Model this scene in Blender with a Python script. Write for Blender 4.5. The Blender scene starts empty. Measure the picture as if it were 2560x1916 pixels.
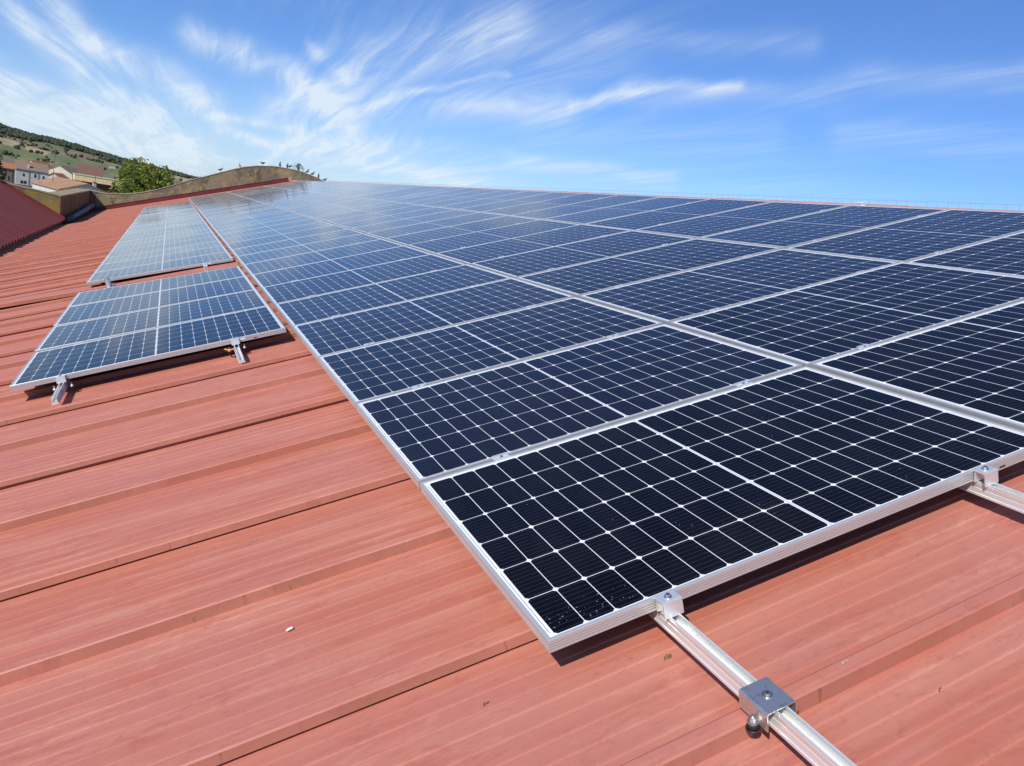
import bpy, bmesh, math, random
from mathutils import Matrix, Vector, noise as mnoise
random.seed(7)
R = math.radians
S = bpy.context.scene
COL = S.collection
PITCH = R(18.5)                       # slope of the warehouse roof
RM = Matrix.Rotation(-PITCH, 4, 'Y')  # roof frame (u up the slope, v along the building, w off the roof) -> world

# ------------------------------------------------------------------ camera, world, sun, exposure
cam_d = bpy.data.cameras.new('camera'); cam = bpy.data.objects.new('camera', cam_d); COL.objects.link(cam)
cam_d.sensor_width = 36.0; cam_d.lens = 26.957; cam_d.clip_start = 0.05; cam_d.clip_end = 30000
def rodrigues(r):
    v = Vector(r); return Matrix.Rotation(v.length, 3, v.normalized())
CR = rodrigues((1.83318931, -0.475418159, 0.152547293))           # roof frame -> camera (x right, y down, z ahead)
c2r = CR.transposed()
ax = [c2r @ Vector(d) for d in ((1, 0, 0), (0, -1, 0), (0, 0, -1))]
mw = Matrix.Identity(4)
for i in range(3):
    for j in range(3): mw[j][i] = ax[i][j]
mw.translation = Vector((-0.536587, -1.408971, 1.141543))
cam.matrix_world = RM @ mw
S.camera = cam
CAM = cam.matrix_world.translation.copy()

SUN_EL, SUN_AZ = R(40.6), math.atan2(-0.069, -0.048)              # azimuth clockwise from +Y
SKY = 0.10
sun_d = bpy.data.lights.new('sun', 'SUN'); sun_d.energy = 4.2; sun_d.angle = R(0.53); sun_d.color = (1.0, 0.955, 0.88)
sun = bpy.data.objects.new('sun', sun_d); COL.objects.link(sun)
to_sun = Vector((math.sin(SUN_AZ)*math.cos(SUN_EL), math.cos(SUN_AZ)*math.cos(SUN_EL), math.sin(SUN_EL)))
sun.rotation_euler = to_sun.to_track_quat('Z', 'Y').to_euler()
S.view_settings.view_transform = 'Standard'; S.view_settings.look = 'None'
S.view_settings.exposure = 0.12; S.view_settings.gamma = 1.0

W = bpy.data.worlds.new('World'); S.world = W; W.use_nodes = True
class NT:
    """small helper for node trees"""
    def __init__(s, nt): s.nt = nt; s.n = nt.nodes; s.l = nt.links
    def new(s, t, **k):
        n = s.n.new(t)
        for a, b in k.items(): setattr(n, a, b)
        return n
    def put(s, sock, v):
        if hasattr(v, 'is_output') or hasattr(v, 'links'): s.l.new(v, sock)
        else: sock.default_value = v
    def m(s, op, a, b=0.0, c=0.0, clamp=False):
        n = s.new('ShaderNodeMath', operation=op, use_clamp=clamp)
        for i, v in enumerate((a, b, c)): s.put(n.inputs[i], v)
        return n.outputs[0]
    def v(s, op, a, b=None, scale=None):
        n = s.new('ShaderNodeVectorMath', operation=op)
        s.put(n.inputs[0], a)
        if b is not None: s.put(n.inputs[1], b)
        if scale is not None: s.put(n.inputs['Scale'], scale)
        return n.outputs['Value'] if op in ('DOT_PRODUCT', 'LENGTH', 'DISTANCE') else n.outputs[0]
    def noise(s, vec, scale, detail=4, rough=.5, dist=0.0):
        n = s.new('ShaderNodeTexNoise')
        if vec is not None: s.l.new(vec, n.inputs['Vector'])
        n.inputs['Scale'].default_value = scale; n.inputs['Detail'].default_value = detail
        n.inputs['Roughness'].default_value = rough; n.inputs['Distortion'].default_value = dist
        return n.outputs['Fac']
    def ramp(s, fac, a, b, lo=0.0, hi=1.0, smooth=True):
        n = s.new('ShaderNodeMapRange', interpolation_type='SMOOTHSTEP' if smooth else 'LINEAR')
        s.put(n.inputs[0], fac)
        for i, v in enumerate((a, b, lo, hi)): n.inputs[i+1].default_value = v
        return n.outputs[0]
    def mix(s, fac, a, b, blend='MIX'):
        n = s.new('ShaderNodeMix', data_type='RGBA', blend_type=blend)
        s.put(n.inputs[0], fac)
        for sock, v in ((n.inputs[6], a), (n.inputs[7], b)):
            if isinstance(v, tuple): sock.default_value = (*v[:3], 1)
            else: s.l.new(v, sock)
        return n.outputs[2]
    def comb(s, x, y, z=0.0):
        n = s.new('ShaderNodeCombineXYZ')
        for i, v in enumerate((x, y, z)): s.put(n.inputs[i], v)
        return n.outputs[0]
    def sep(s, v):
        n = s.new('ShaderNodeSeparateXYZ'); s.l.new(v, n.inputs[0]); return n.outputs

w = NT(W.node_tree); w.n.clear()
sky = w.new('ShaderNodeTexSky', sky_type='NISHITA', sun_disc=False)
sky.sun_elevation = SUN_EL; sky.sun_rotation = SUN_AZ; sky.altitude = 800; sky.air_density = 1.0; sky.dust_density = 0.6; sky.ozone_density = 2.2
direc = w.new('ShaderNodeTexCoord').outputs['Generated']
dx, dy, dz = w.sep(w.v('NORMALIZE', direc))
az = w.m('MULTIPLY', w.m('ARCTAN2', dx, dy), 57.2958)
el = w.m('MULTIPLY', w.m('ARCSINE', dz), 57.2958)
# cirrus sheet: streaks on a high plane, running towards azimuth 4 degrees
inv = w.m('DIVIDE', 1.0, w.m('ADD', w.m('MAXIMUM', dz, 0.0), 0.05))
px, py = w.m('MULTIPLY', dx, inv), w.m('MULTIPLY', dy, inv)
ca, sa = math.cos(R(4)), math.sin(R(4))
s_al = w.m('ADD', w.m('MULTIPLY', px, sa), w.m('MULTIPLY', py, ca))
t_ac = w.m('SUBTRACT', w.m('MULTIPLY', px, ca), w.m('MULTIPLY', py, sa))
warp = w.noise(w.comb(w.m('MULTIPLY', t_ac, .5), w.m('MULTIPLY', s_al, .10)), 1.6, 3)
t_w = w.m('ADD', t_ac, w.m('MULTIPLY', w.m('SUBTRACT', warp, .5), 1.2))
fib = w.noise(w.comb(t_w, w.m('MULTIPLY', s_al, .05)), 6.0, 11, .66, .12)
fib2 = w.noise(w.comb(w.m('ADD', t_w, w.m('MULTIPLY', s_al, .25)), w.m('MULTIPLY', s_al, .09), 3.0), 3.2, 10, .64, .12)
patch = w.noise(w.comb(w.m('MULTIPLY', t_ac, .8), w.m('MULTIPLY', s_al, .35), 7.0), 1.1, 4, .5)
# wisps: each a soft band along a line in the sky (azimuth, elevation in degrees)
wz = w.noise(w.v('SCALE', direc, scale=1.0), 7.0, 6, .62)
wz2 = w.noise(w.v('ADD', direc, (3.1, 1.7, .4)), 9.0, 5, .6)
ae = w.comb(w.m('ADD', az, w.m('MULTIPLY', w.m('SUBTRACT', wz, .5), 2.0)), w.m('ADD', el, w.m('MULTIPLY', w.m('SUBTRACT', wz2, .5), 1.6)))
STROKES = [
 ([(-7.5, 9.0), (-5.5, 7.2), (-.7, 6.1), (2.0, 4.9)], .9, .7), ([(-9.2, 7.9), (-4.3, 4.6), (-1.1, 3.6)], .7, .6),
 ([(-9.7, 4.2), (-4.3, 3.4), (1, 2.2)], .35, .5), ([(-12, 2.6), (1.2, 1.7)], 1.1, .55),
 ([(.9, 8.7), (6.9, 7.8), (11.0, 5.7)], .9, .62), ([(8.0, 9.8), (10.7, 8.3)], .5, .35),
 ([(21.2, 13.7), (11.3, 9.0), (6.5, 5.6)], 1.35, .46), ([(21.5, 10.6), (14.7, 8.1), (9.5, 4.8), (5.9, 2.1)], .28, .5),
 ([(25.5, 9.2), (14.0, 7.3), (9, 6)], 1.1, .42), ([(2.0, 4.2), (7.9, 4.4)], .35, .5), ([(2.8, 3.5), (6.7, 3.0)], .35, .5),
 ([(8.0, 3.5), (14.5, 3.5), (20.8, 2.7)], .9, .45), ([(26.5, 9.4), (29.3, 10.4), (31.6, 11.3), (37.5, 11.9)], .42, .5),
 ([(30.5, 10.6), (42.5, 11.9), (45.5, 13.2), (54.2, 14.0)], .8, .3), ([(22.8, 4.9), (34.4, 5.5)], .6, .4),
 ([(27, 14.0), (41.7, 15.0)], .7, .17), ([(19.4, 12.9), (29.0, 13.1)], 1.7, .18), ([(24, 7.2), (40, 9)], 1.2, .14), ([(45, 10), (58, 10)], 1.0, .2)]
dens = None
for pts, wd, st in STROKES:
    best = None
    for (a0, e0), (a1, e1) in zip(pts[:-1], pts[1:]):
        seg = Vector((a1-a0, e1-e0, 0)); L2 = seg.length_squared
        rel = w.v('SUBTRACT', ae, (a0, e0, 0))
        t = w.m('MULTIPLY', w.v('DOT_PRODUCT', rel, tuple(seg)), 1.0/L2, clamp=True)
        d = w.v('LENGTH', w.v('SUBTRACT', rel, w.v('SCALE', tuple(seg), scale=t)))
        best = d if best is None else w.m('MINIMUM', best, d)
    q = w.m('MULTIPLY', best, 1.0/wd)
    gs = w.m('MULTIPLY', w.m('EXPONENT', w.m('MULTIPLY', w.m('MULTIPLY', q, q), -1.0)), st)
    dens = gs if dens is None else w.m('ADD', dens, gs)
tex = w.m('ADD', w.ramp(fib, .34, .70), w.m('MULTIPLY', w.ramp(fib2, .40, .68), .6))
front = w.m('MULTIPLY', w.ramp(az, 14.0, 34.0, 1.0, .3), w.ramp(el, 2.0, 22.0, 1.0, .35))
veil = w.m('MULTIPLY', w.m('MULTIPLY', w.ramp(patch, .38, .72), w.ramp(fib, .36, .74)), w.m('MULTIPLY', front, .55))
cl = w.m('ADD', w.m('MULTIPLY', dens, w.m('ADD', w.m('MULTIPLY', tex, .8), .22)), veil)
haze_l = w.m('MULTIPLY', w.ramp(el, -1.0, 9.0, .46, 0.0), w.ramp(az, 8.0, 45.0, 1.0, .2))
cl = w.m('ADD', cl, haze_l)
cl = w.m('MINIMUM', w.m('MULTIPLY', cl, w.ramp(dz, -.03, .01)), .86)
skyc = w.mix(1.0, sky.outputs[0], (.60, .86, 1.30), 'MULTIPLY')
CLOUD = (7.2, 8.1, 8.9)
mixed = w.mix(cl, skyc, CLOUD)
bg = w.new('ShaderNodeBackground'); w.l.new(mixed, bg.inputs[0]); bg.inputs[1].default_value = SKY
wo = w.new('ShaderNodeOutputWorld'); w.l.new(bg.outputs[0], wo.inputs[0])

# ------------------------------------------------------------------ materials
def mat(name, color, rough=.6, metal=0.0, spec=.5, var=.0, scale=6.0, color2=None, bump=0.0, coord='Object', stretch=None, thr=(.35, .65)):
    m = bpy.data.materials.new(name); m.use_nodes = True
    t = NT(m.node_tree); b = t.n['Principled BSDF']
    b.inputs['Roughness'].default_value = rough; b.inputs['Metallic'].default_value = metal
    b.inputs['Specular IOR Level'].default_value = spec
    b.inputs['Base Color'].default_value = (*color, 1)
    if var or color2 or bump:
        vec = t.new('ShaderNodeTexCoord').outputs[coord]
        if stretch: vec = t.v('MULTIPLY', vec, stretch)
        f = t.noise(vec, scale, 6, .6)
        c2 = color2 or tuple(max(0, c*(1-var)) for c in color)
        t.l.new(t.mix(t.ramp(f, *thr), color, c2), b.inputs['Base Color'])
        if bump:
            bp = t.new('ShaderNodeBump'); bp.inputs['Strength'].default_value = bump; bp.inputs['Distance'].default_value = .02
            t.l.new(t.noise(vec, scale*3, 5, .6), bp.inputs['Height']); t.l.new(bp.outputs[0], b.inputs['Normal'])
    return m

def roof_paint(name, c_base, c_dust, c_pink, along='x'):
    """weathered red paint on sheet steel: dusty streaks down the slope, scuffs, fine specks"""
    m = bpy.data.materials.new(name); m.use_nodes = True
    t = NT(m.node_tree); b = t.n['Principled BSDF']
    o = t.new('ShaderNodeTexCoord').outputs['Object']; x, y, z = t.sep(o)
    if along == 'y': x, y = y, x
    def band(sx, sy, off, sc, det, rg, di): return t.noise(t.comb(t.m('MULTIPLY', x, sx), t.m('MULTIPLY', y, sy), off), sc, det, rg, di)
    streak = band(.5, 9.0, 0.0, 1.0, 5, .55, 0.0)
    blot = t.noise(o, 1.1, 6, .6)
    scuff = band(3.4, 12.0, 2.0, 1.3, 11, .78, .5)
    scuff2 = band(11.0, 24.0, 5.0, 1.2, 9, .74, 1.0)
    mott = t.noise(o, 22.0, 7, .68, .8)
    grain = t.noise(o, 90.0, 4, .6)
    worn = band(1.4, 5.5, 4.0, 1.8, 11, .78, .4)
    drips = band(.8, 34.0, 9.0, 1.0, 7, .66, .3)
    c = t.mix(t.m('MULTIPLY', t.ramp(streak, .38, .64), .6), c_base, c_dust)
    c = t.mix(t.m('MULTIPLY', t.ramp(blot, .42, .64), .75), c, c_pink)
    c = t.mix(t.m('MULTIPLY', t.ramp(worn, .52, .66), .42), c, tuple(min(1, v*k) for v, k in zip(c_dust, (1.08, 1.22, 1.32))))
    c = t.mix(t.m('MULTIPLY', t.ramp(scuff, .52, .66), .5), c, (c_base[0]*.78, c_base[1]*.66, c_base[2]*.72))
    c = t.mix(t.m('MULTIPLY', t.ramp(scuff2, .56, .66), .34), c, (c_base[0]*.70, c_base[1]*.62, c_base[2]*.66))
    c = t.mix(t.m('MULTIPLY', t.ramp(drips, .56, .70), .30), c, tuple(min(1, v*k) for v, k in zip(c_dust, (1.1, 1.25, 1.3))))
    c = t.mix(t.m('MULTIPLY', t.ramp(mott, .55, .68), .24), c, tuple(v*.66 for v in c_pink))
    c = t.mix(t.m('MULTIPLY', t.ramp(grain, .5, .75), .16), c, tuple(v*.7 for v in c_base))
    vor = t.new('ShaderNodeTexVoronoi'); t.l.new(o, vor.inputs['Vector']); vor.inputs['Scale'].default_value = 13.0
    spk = t.ramp(vor.outputs['Distance'], .018, .04, 1.0, 0.0)
    gate = t.m('GREATER_THAN', t.sep(vor.outputs['Color'])[0], .8)
    tone = t.mix(t.m('GREATER_THAN', t.sep(vor.outputs['Color'])[1], .45), (.05, .03, .025), (.72, .6, .5))
    c = t.mix(t.m('MULTIPLY', t.m('MULTIPLY', spk, gate), .8), c, tone)
    # steep near flanks of the ribs: grime in short vertical marks, plus painted-in shade
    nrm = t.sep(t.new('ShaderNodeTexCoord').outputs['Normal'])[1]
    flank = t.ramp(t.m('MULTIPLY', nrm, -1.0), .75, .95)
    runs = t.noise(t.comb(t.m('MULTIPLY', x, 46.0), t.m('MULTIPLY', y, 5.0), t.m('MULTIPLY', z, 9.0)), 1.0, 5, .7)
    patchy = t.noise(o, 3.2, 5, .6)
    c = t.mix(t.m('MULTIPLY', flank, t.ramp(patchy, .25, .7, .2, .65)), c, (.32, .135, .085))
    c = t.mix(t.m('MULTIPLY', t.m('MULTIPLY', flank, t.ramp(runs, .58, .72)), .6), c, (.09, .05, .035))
    t.l.new(c, b.inputs['Base Color'])
    t.l.new(t.ramp(streak, .3, .7, .44, .62), b.inputs['Roughness'])
    b.inputs['Specular IOR Level'].default_value = .35
    bp = t.new('ShaderNodeBump'); bp.inputs['Strength'].default_value = .12; bp.inputs['Distance'].default_value = .01
    t.l.new(scuff, bp.inputs['Height']); t.l.new(bp.outputs[0], b.inputs['Normal'])
    return m

M = {}
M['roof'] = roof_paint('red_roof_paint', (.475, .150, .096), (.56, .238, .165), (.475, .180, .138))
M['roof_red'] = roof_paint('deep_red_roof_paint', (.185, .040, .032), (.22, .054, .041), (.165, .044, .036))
M['flash'] = mat('red_flashing_paint', (.19, .026, .030), .5, var=.25, scale=1.5)
M['cap'] = mat('faded_pink_cap_paint', (.56, .30, .26), .55, var=.2, scale=3)
M['alu'] = mat('anodised_aluminium', (.68, .69, .67), .40, metal=.55, var=.04, scale=5)
M['rail'] = mat('mill_aluminium', (.88, .88, .84), .36, metal=.5, var=.06, scale=3, stretch=(30, 1, 30))
M['clamp'] = mat('bright_aluminium', (.86, .87, .86), .3, metal=.6, var=.06, scale=30)
M['steel'] = mat('zinc_plated_steel', (.66, .66, .64), .34, metal=.85, var=.3, scale=55, thr=(.5, .75))
M['bolt'] = mat('stainless_steel', (.62, .61, .58), .36, metal=1.0)
M['wire'] = mat('galvanised_wire', (.45, .44, .46), .5, metal=.3)
M['rubber'] = mat('black_rubber', (.018, .016, .016), .5)
M['dark'] = mat('dark_recess', (.02, .018, .018), .9)
M['conduit'] = mat('grey_plastic_conduit', (.30, .29, .33), .4, var=.2, scale=30)
M['cable_o'] = mat('orange_cable_sheath', (.75, .36, .10), .5)
M['white'] = mat('white_plastic', (.82, .82, .84), .35)
M['chip'] = mat('pale_plaster', (.68, .60, .47), .9, var=.3, scale=60)
M['lichen_bit'] = mat('dry_moss', (.25, .17, .06), .95, var=.6, scale=90)
M['membrane'] = mat('grey_violet_pipe', (.11, .095, .125), .55, var=.3, scale=3)

def concrete(name, warm, grey, ochre, dark):
    m = bpy.data.materials.new(name); m.use_nodes = True
    t = NT(m.node_tree); b = t.n['Principled BSDF']
    o = t.new('ShaderNodeTexCoord').outputs['Object']
    n1, n2, n3, n4 = t.noise(o, .7, 7, .65), t.noise(o, 2.2, 8, .75, .6), t.noise(o, 4.2, 7, .75), t.noise(t.v('MULTIPLY', o, (1.6, 1.6, .9)), 1.3, 7, .7, .5)
    c = t.mix(t.ramp(n1, .42, .58), warm, grey)
    c = t.mix(t.m('MULTIPLY', t.ramp(n2, .5, .6), .85), c, ochre)
    c = t.mix(t.m('MULTIPLY', t.ramp(n3, .56, .68), .8), c, (.44, .39, .28))
    c = t.mix(t.m('MULTIPLY', t.ramp(n4, .5, .68), .75), c, dark)
    t.l.new(c, b.inputs['Base Color']); b.inputs['Roughness'].default_value = .95; b.inputs['Specular IOR Level'].default_value = .15
    bp = t.new('ShaderNodeBump'); bp.inputs['Strength'].default_value = .5; bp.inputs['Distance'].default_value = .03
    t.l.new(n3, bp.inputs['Height']); t.l.new(bp.outputs[0], b.inputs['Normal'])
    return m
M['wall'] = concrete('lichened_concrete', (.25, .21, .125), (.16, .14, .105), (.33, .26, .12), (.07, .06, .042))
M['wall2'] = concrete('yellow_lichened_concrete', (.21, .17, .075), (.16, .14, .09), (.30, .19, .04), (.09, .08, .045))
M['coping2'] = mat('lichened_coping', (.36, .29, .13), .95, color2=(.24, .21, .13), scale=2.2)
M['coping'] = mat('pale_mortar_coping', (.40, .35, .24), .9, var=.35, scale=2.5)

# solar cell face --------------------------------------------------------------
PL, PW, PH = 1.755, 1.038, .035
def cell_material():
    m = bpy.data.materials.new('solar_cells_under_glass'); m.use_nodes = True
    t = NT(m.node_tree); b = t.n['Principled BSDF']
    o = t.new('ShaderNodeTexCoord').outputs['Object']; x, y, z = t.sep(o)
    rnd = t.new('ShaderNodeObjectInfo').outputs['Random']
    MU, MV, GAP = .026, .0165, .009
    pu = (PL/2 - MU - GAP/2)/10; pv = (PW - .0380)/6
    xm = t.m('SUBTRACT', t.m('ABSOLUTE', t.m('SUBTRACT', x, PL/2)), GAP/2)
    tu = t.m('MULTIPLY', xm, 1/pu); tv = t.m('MULTIPLY', t.m('SUBTRACT', y, .0145), 1/pv)
    inside = t.m('MULTIPLY', t.m('MULTIPLY', t.m('GREATER_THAN', tu, 0), t.m('LESS_THAN', tu, 10)), t.m('MULTIPLY', t.m('GREATER_THAN', tv, 0), t.m('LESS_THAN', tv, 6)))
    fa = t.m('SUBTRACT', t.m('FRACT', tu), .5); fb = t.m('SUBTRACT', t.m('FRACT', tv), .5)
    a = t.m('MULTIPLY', t.m('ABSOLUTE', fa), pu); bb = t.m('MULTIPLY', t.m('ABSOLUTE', fb), pv)
    k = t.m('MULTIPLY', t.m('LESS_THAN', a, pu/2-.0011), t.m('LESS_THAN', bb, pv/2-.0011))
    k = t.m('MULTIPLY', k, t.m('LESS_THAN', t.m('ADD', a, bb), (pu+pv)/2-.0022-.0080))
    cell = t.m('MULTIPLY', k, inside)
    bus = t.m('LESS_THAN', t.m('ABSOLUTE', t.m('SUBTRACT', t.m('FRACT', t.m('MULTIPLY', tv, 9.0)), .5)), .018)
    # each cell sits slightly apart in tone
    wn = t.new('ShaderNodeTexWhiteNoise', noise_dimensions='3D')
    t.l.new(t.comb(t.m('FLOOR', t.m('MULTIPLY', x, 1/pu)), t.m('FLOOR', tv), t.m('MULTIPLY', rnd, 91.7)), wn.inputs['Vector'])
    tone = t.ramp(rnd, 0, 1, .55, 1.5, False)
    tone = t.m('MULTIPLY', tone, t.ramp(wn.outputs['Value'], 0, 1, .8, 1.2, False))
    blue = t.v('SCALE', (.0032, .0038, .0085), scale=tone)
    c = t.mix(t.m('MULTIPLY', bus, .3), blue, (.22, .23, .26))
    ends = t.m('LESS_THAN', t.m('ABSOLUTE', t.m('SUBTRACT', t.m('ABSOLUTE', t.m('SUBTRACT', x, PL/2)), PL/2-.0185)), .0013)
    seg = t.m('LESS_THAN', t.m('ABSOLUTE', t.m('SUBTRACT', t.m('FRACT', t.m('MULTIPLY', tv, .5)), .5)), .46)
    back = t.mix(t.m('MULTIPLY', t.m('MULTIPLY', ends, seg), .8), (.80, .81, .82), (.20, .22, .25))
    mid = t.m('LESS_THAN', t.m('ABSOLUTE', t.m('SUBTRACT', x, PL/2)), .0019)
    back = t.mix(t.m('MULTIPLY', mid, .75), back, (.28, .31, .36))
    c = t.mix(cell, back, c)
    # dust film and dried droplets
    geo = t.new('ShaderNodeNewGeometry').outputs['Position']
    dn = t.noise(geo, 3.0, 6, .65); 
    c = t.mix(t.ramp(dn, .35, .8, .001, .010), c, (.55, .50, .45))
    vor = t.new('ShaderNodeTexVoronoi'); t.l.new(geo, vor.inputs['Vector']); vor.inputs['Scale'].default_value = 38.0
    spk = t.m('MULTIPLY', t.ramp(vor.outputs['Distance'], .03, .10, 1.0, 0.0), t.m('GREATER_THAN', t.sep(vor.outputs['Color'])[0], .86))
    c = t.mix(t.m('MULTIPLY', spk, .35), c, (.5, .5, .5))
    t.l.new(c, b.inputs['Base Color'])
    t.l.new(t.m('ADD', t.ramp(dn, .3, .8, .05, .10), t.m('MULTIPLY', rnd, .04)), b.inputs['Roughness'])
    b.inputs['IOR'].default_value = 1.33; b.inputs['Specular Tint'].default_value = (.42, .55, .82, 1)
    t.l.new(t.ramp(rnd, 0, 1, .24, .44, False), b.inputs['Specular IOR Level'])
    return m
M['cells'] = cell_material()

# ------------------------------------------------------------------ mesh helpers
class MB:
    def __init__(s): s.v = []; s.f = []; s.mi = []; s.cur = 0
    def add(s, vs, fs):
        o = len(s.v); s.v += [tuple(p) for p in vs]
        for f in fs: s.f.append(tuple(i+o for i in f)); s.mi.append(s.cur)
        return s
    def box(s, x0, x1, y0, y1, z0, z1, mx=None):
        p = [(x0,y0,z0),(x1,y0,z0),(x1,y1,z0),(x0,y1,z0),(x0,y0,z1),(x1,y0,z1),(x1,y1,z1),(x0,y1,z1)]
        if mx is not None: p = [mx @ Vector(q) for q in p]
        return s.add(p, [(0,3,2,1),(4,5,6,7),(0,1,5,4),(1,2,6,5),(2,3,7,6),(3,0,4,7)])
    def tube(s, path, rad, n=10, caps=True, flat=1.0):
        path = [Vector(p) for p in path]; rad = rad if isinstance(rad, (list, tuple)) else [rad]*len(path)
        rings = []; side = None
        for i, p in enumerate(path):
            d = (path[min(i+1, len(path)-1)] - path[max(i-1, 0)]).normalized()
            if side is None:
                side = d.cross(Vector((0, 0, 1)) if abs(d.z) < .9 else Vector((0, 1, 0))).normalized()
            else: side = (side - d*side.dot(d)).normalized()
            up = side.cross(d)
            rings.append([p + (side*math.cos(a)*flat + up*math.sin(a))*rad[i] for a in [2*math.pi*j/n for j in range(n)]])
        vs = [q for r in rings for q in r]; fs = []
        for i in range(len(path)-1):
            for j in range(n): fs.append((i*n+j, i*n+(j+1) % n, (i+1)*n+(j+1) % n, (i+1)*n+j))
        if caps: fs += [tuple(range(n))[::-1], tuple(range((len(path)-1)*n, len(path)*n))]
        return s.add(vs, fs)
    def prism(s, prof, ax, a0, a1):
        """closed 2-D profile swept along axis ax ('x','y','z') from a0 to a1"""
        n = len(prof)
        def pt(p, a): return {'x': (a, p[0], p[1]), 'y': (p[0], a, p[1]), 'z': (p[0], p[1], a)}[ax]
        vs = [pt(p, a0) for p in prof] + [pt(p, a1) for p in prof]
        fs = [(i, (i+1) % n, n+(i+1) % n, n+i) for i in range(n)] + [tuple(range(n))[::-1], tuple(range(n, 2*n))]
        return s.add(vs, fs)
    def cyl(s, c, r, z0, z1, n=16, r1=None):
        r1 = r if r1 is None else r1
        return s.tube([(c[0], c[1], z0), (c[0], c[1], z1)], [r, r1], n)
    def build(s, name, m, parent=None, smooth=False, matrix=None, bevel=0.0):
        me = bpy.data.meshes.new(name); me.from_pydata(s.v, [], s.f); me.update()
        bm = bmesh.new(); bm.from_mesh(me); bmesh.ops.recalc_face_normals(bm, faces=bm.faces)
        if bevel: bmesh.ops.bevel(bm, geom=list(bm.edges), offset=bevel, segments=1, affect='EDGES', clamp_overlap=True)
        bm.to_mesh(me); bm.free()
        for mm in (m if isinstance(m, (list, tuple)) else [m]): me.materials.append(mm)
        if isinstance(m, (list, tuple)) and not bevel:
            me.polygons.foreach_set('material_index', s.mi)
        if smooth: me.polygons.foreach_set('use_smooth', [True]*len(me.polygons))
        o = bpy.data.objects.new(name, me); COL.objects.link(o)
        if parent is not None: o.parent = parent
        if matrix is not None:
            if parent is None: o.matrix_world = matrix
            else: o.matrix_parent_inverse = Matrix.Identity(4); o.matrix_basis = matrix
        return o

def tag(o, label=None, cat=None, group=None, kind=None):
    if label: o['label'] = label
    if cat: o['category'] = cat
    if group: o['group'] = group
    if kind: o['kind'] = kind
    return o
def empty(name, mx=None):
    o = bpy.data.objects.new(name, None); COL.objects.link(o); o.empty_display_size = .1
    if mx is not None: o.matrix_world = mx
    return o
def copy_tree(o, parent=None):
    c = o.copy(); COL.objects.link(c)
    if parent is not None: c.parent = parent
    for ch in [x for x in bpy.data.objects if x.parent == o]: copy_tree(ch, c)
    return c
def roof_mx(u, v, z=0.0, rz=0.0): return RM @ Matrix.Translation((u, v, z)) @ Matrix.Rotation(rz, 4, 'Z')
ORD = ['first', 'second', 'third', 'fourth', 'fifth', 'sixth', 'seventh', 'eighth', 'ninth', 'tenth', 'eleventh', 'twelfth', 'thirteenth', 'fourteenth', 'fifteenth',
       'sixteenth', 'seventeenth', 'eighteenth', 'nineteenth'] + [t + ('-' + o if o else '') if o else t2 for t, t2 in (('twenty', 'twentieth'), ('thirty', 'thirtieth'))
       for o in ('', 'first', 'second', 'third', 'fourth', 'fifth', 'sixth', 'seventh', 'eighth', 'ninth')]

# ------------------------------------------------------------------ ground and hillside (one terrain sheet)
GZ = -11.0
SKYL = [(-14, 1.9), (-10.6, 1.31), (-9.45, 1.40), (-8.84, 1.22), (-7.08, 1.10), (-5.25, .91), (-2.99, .61), (-.62, .36), (1.09, .22), (2.2, .24), (4, .2), (9, .15), (14, .05)]
def lerp_tab(tab, x):
    if x <= tab[0][0]: return tab[0][1]
    for (x0, y0), (x1, y1) in zip(tab[:-1], tab[1:]):
        if x <= x1: return y0 + (y1-y0)*(x-x0)/(x1-x0)
    return tab[-1][1]
R0, R1 = 430.0, 1600.0
def ground_z(azd, r):
    if azd < -40 or azd > 40: k = 0.0
    else: k = min(1, (40-abs(azd))/20)
    ec = lerp_tab(SKYL, azd) - .17
    zc = (CAM.z + R1*math.tan(R(ec)) - GZ)*k
    if r <= R0: h = 0
    elif r <= R1: h = zc*((r-R0)/(R1-R0))**1.25
    else: h = zc*max(.25, 1-(r-R1)/2500)
    n = 0
    if r > R0: n = (mnoise.noise(Vector((azd*.9, r*.004, 2)))*2.2)*min(1, (r-R0)/400)
    return GZ + h + n
def on_ground(azd, r):
    return Vector((CAM.x + r*math.sin(R(azd)), CAM.y + r*math.cos(R(azd)), ground_z(azd, r)))
def r_for(azd, eld):
    lo, hi = 60.0, R1
    for _ in range(40):
        mid = (lo+hi)/2
        if math.degrees(math.atan2(ground_z(azd, mid)-CAM.z, mid)) < eld: lo = mid
        else: hi = mid
    return lo
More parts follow.
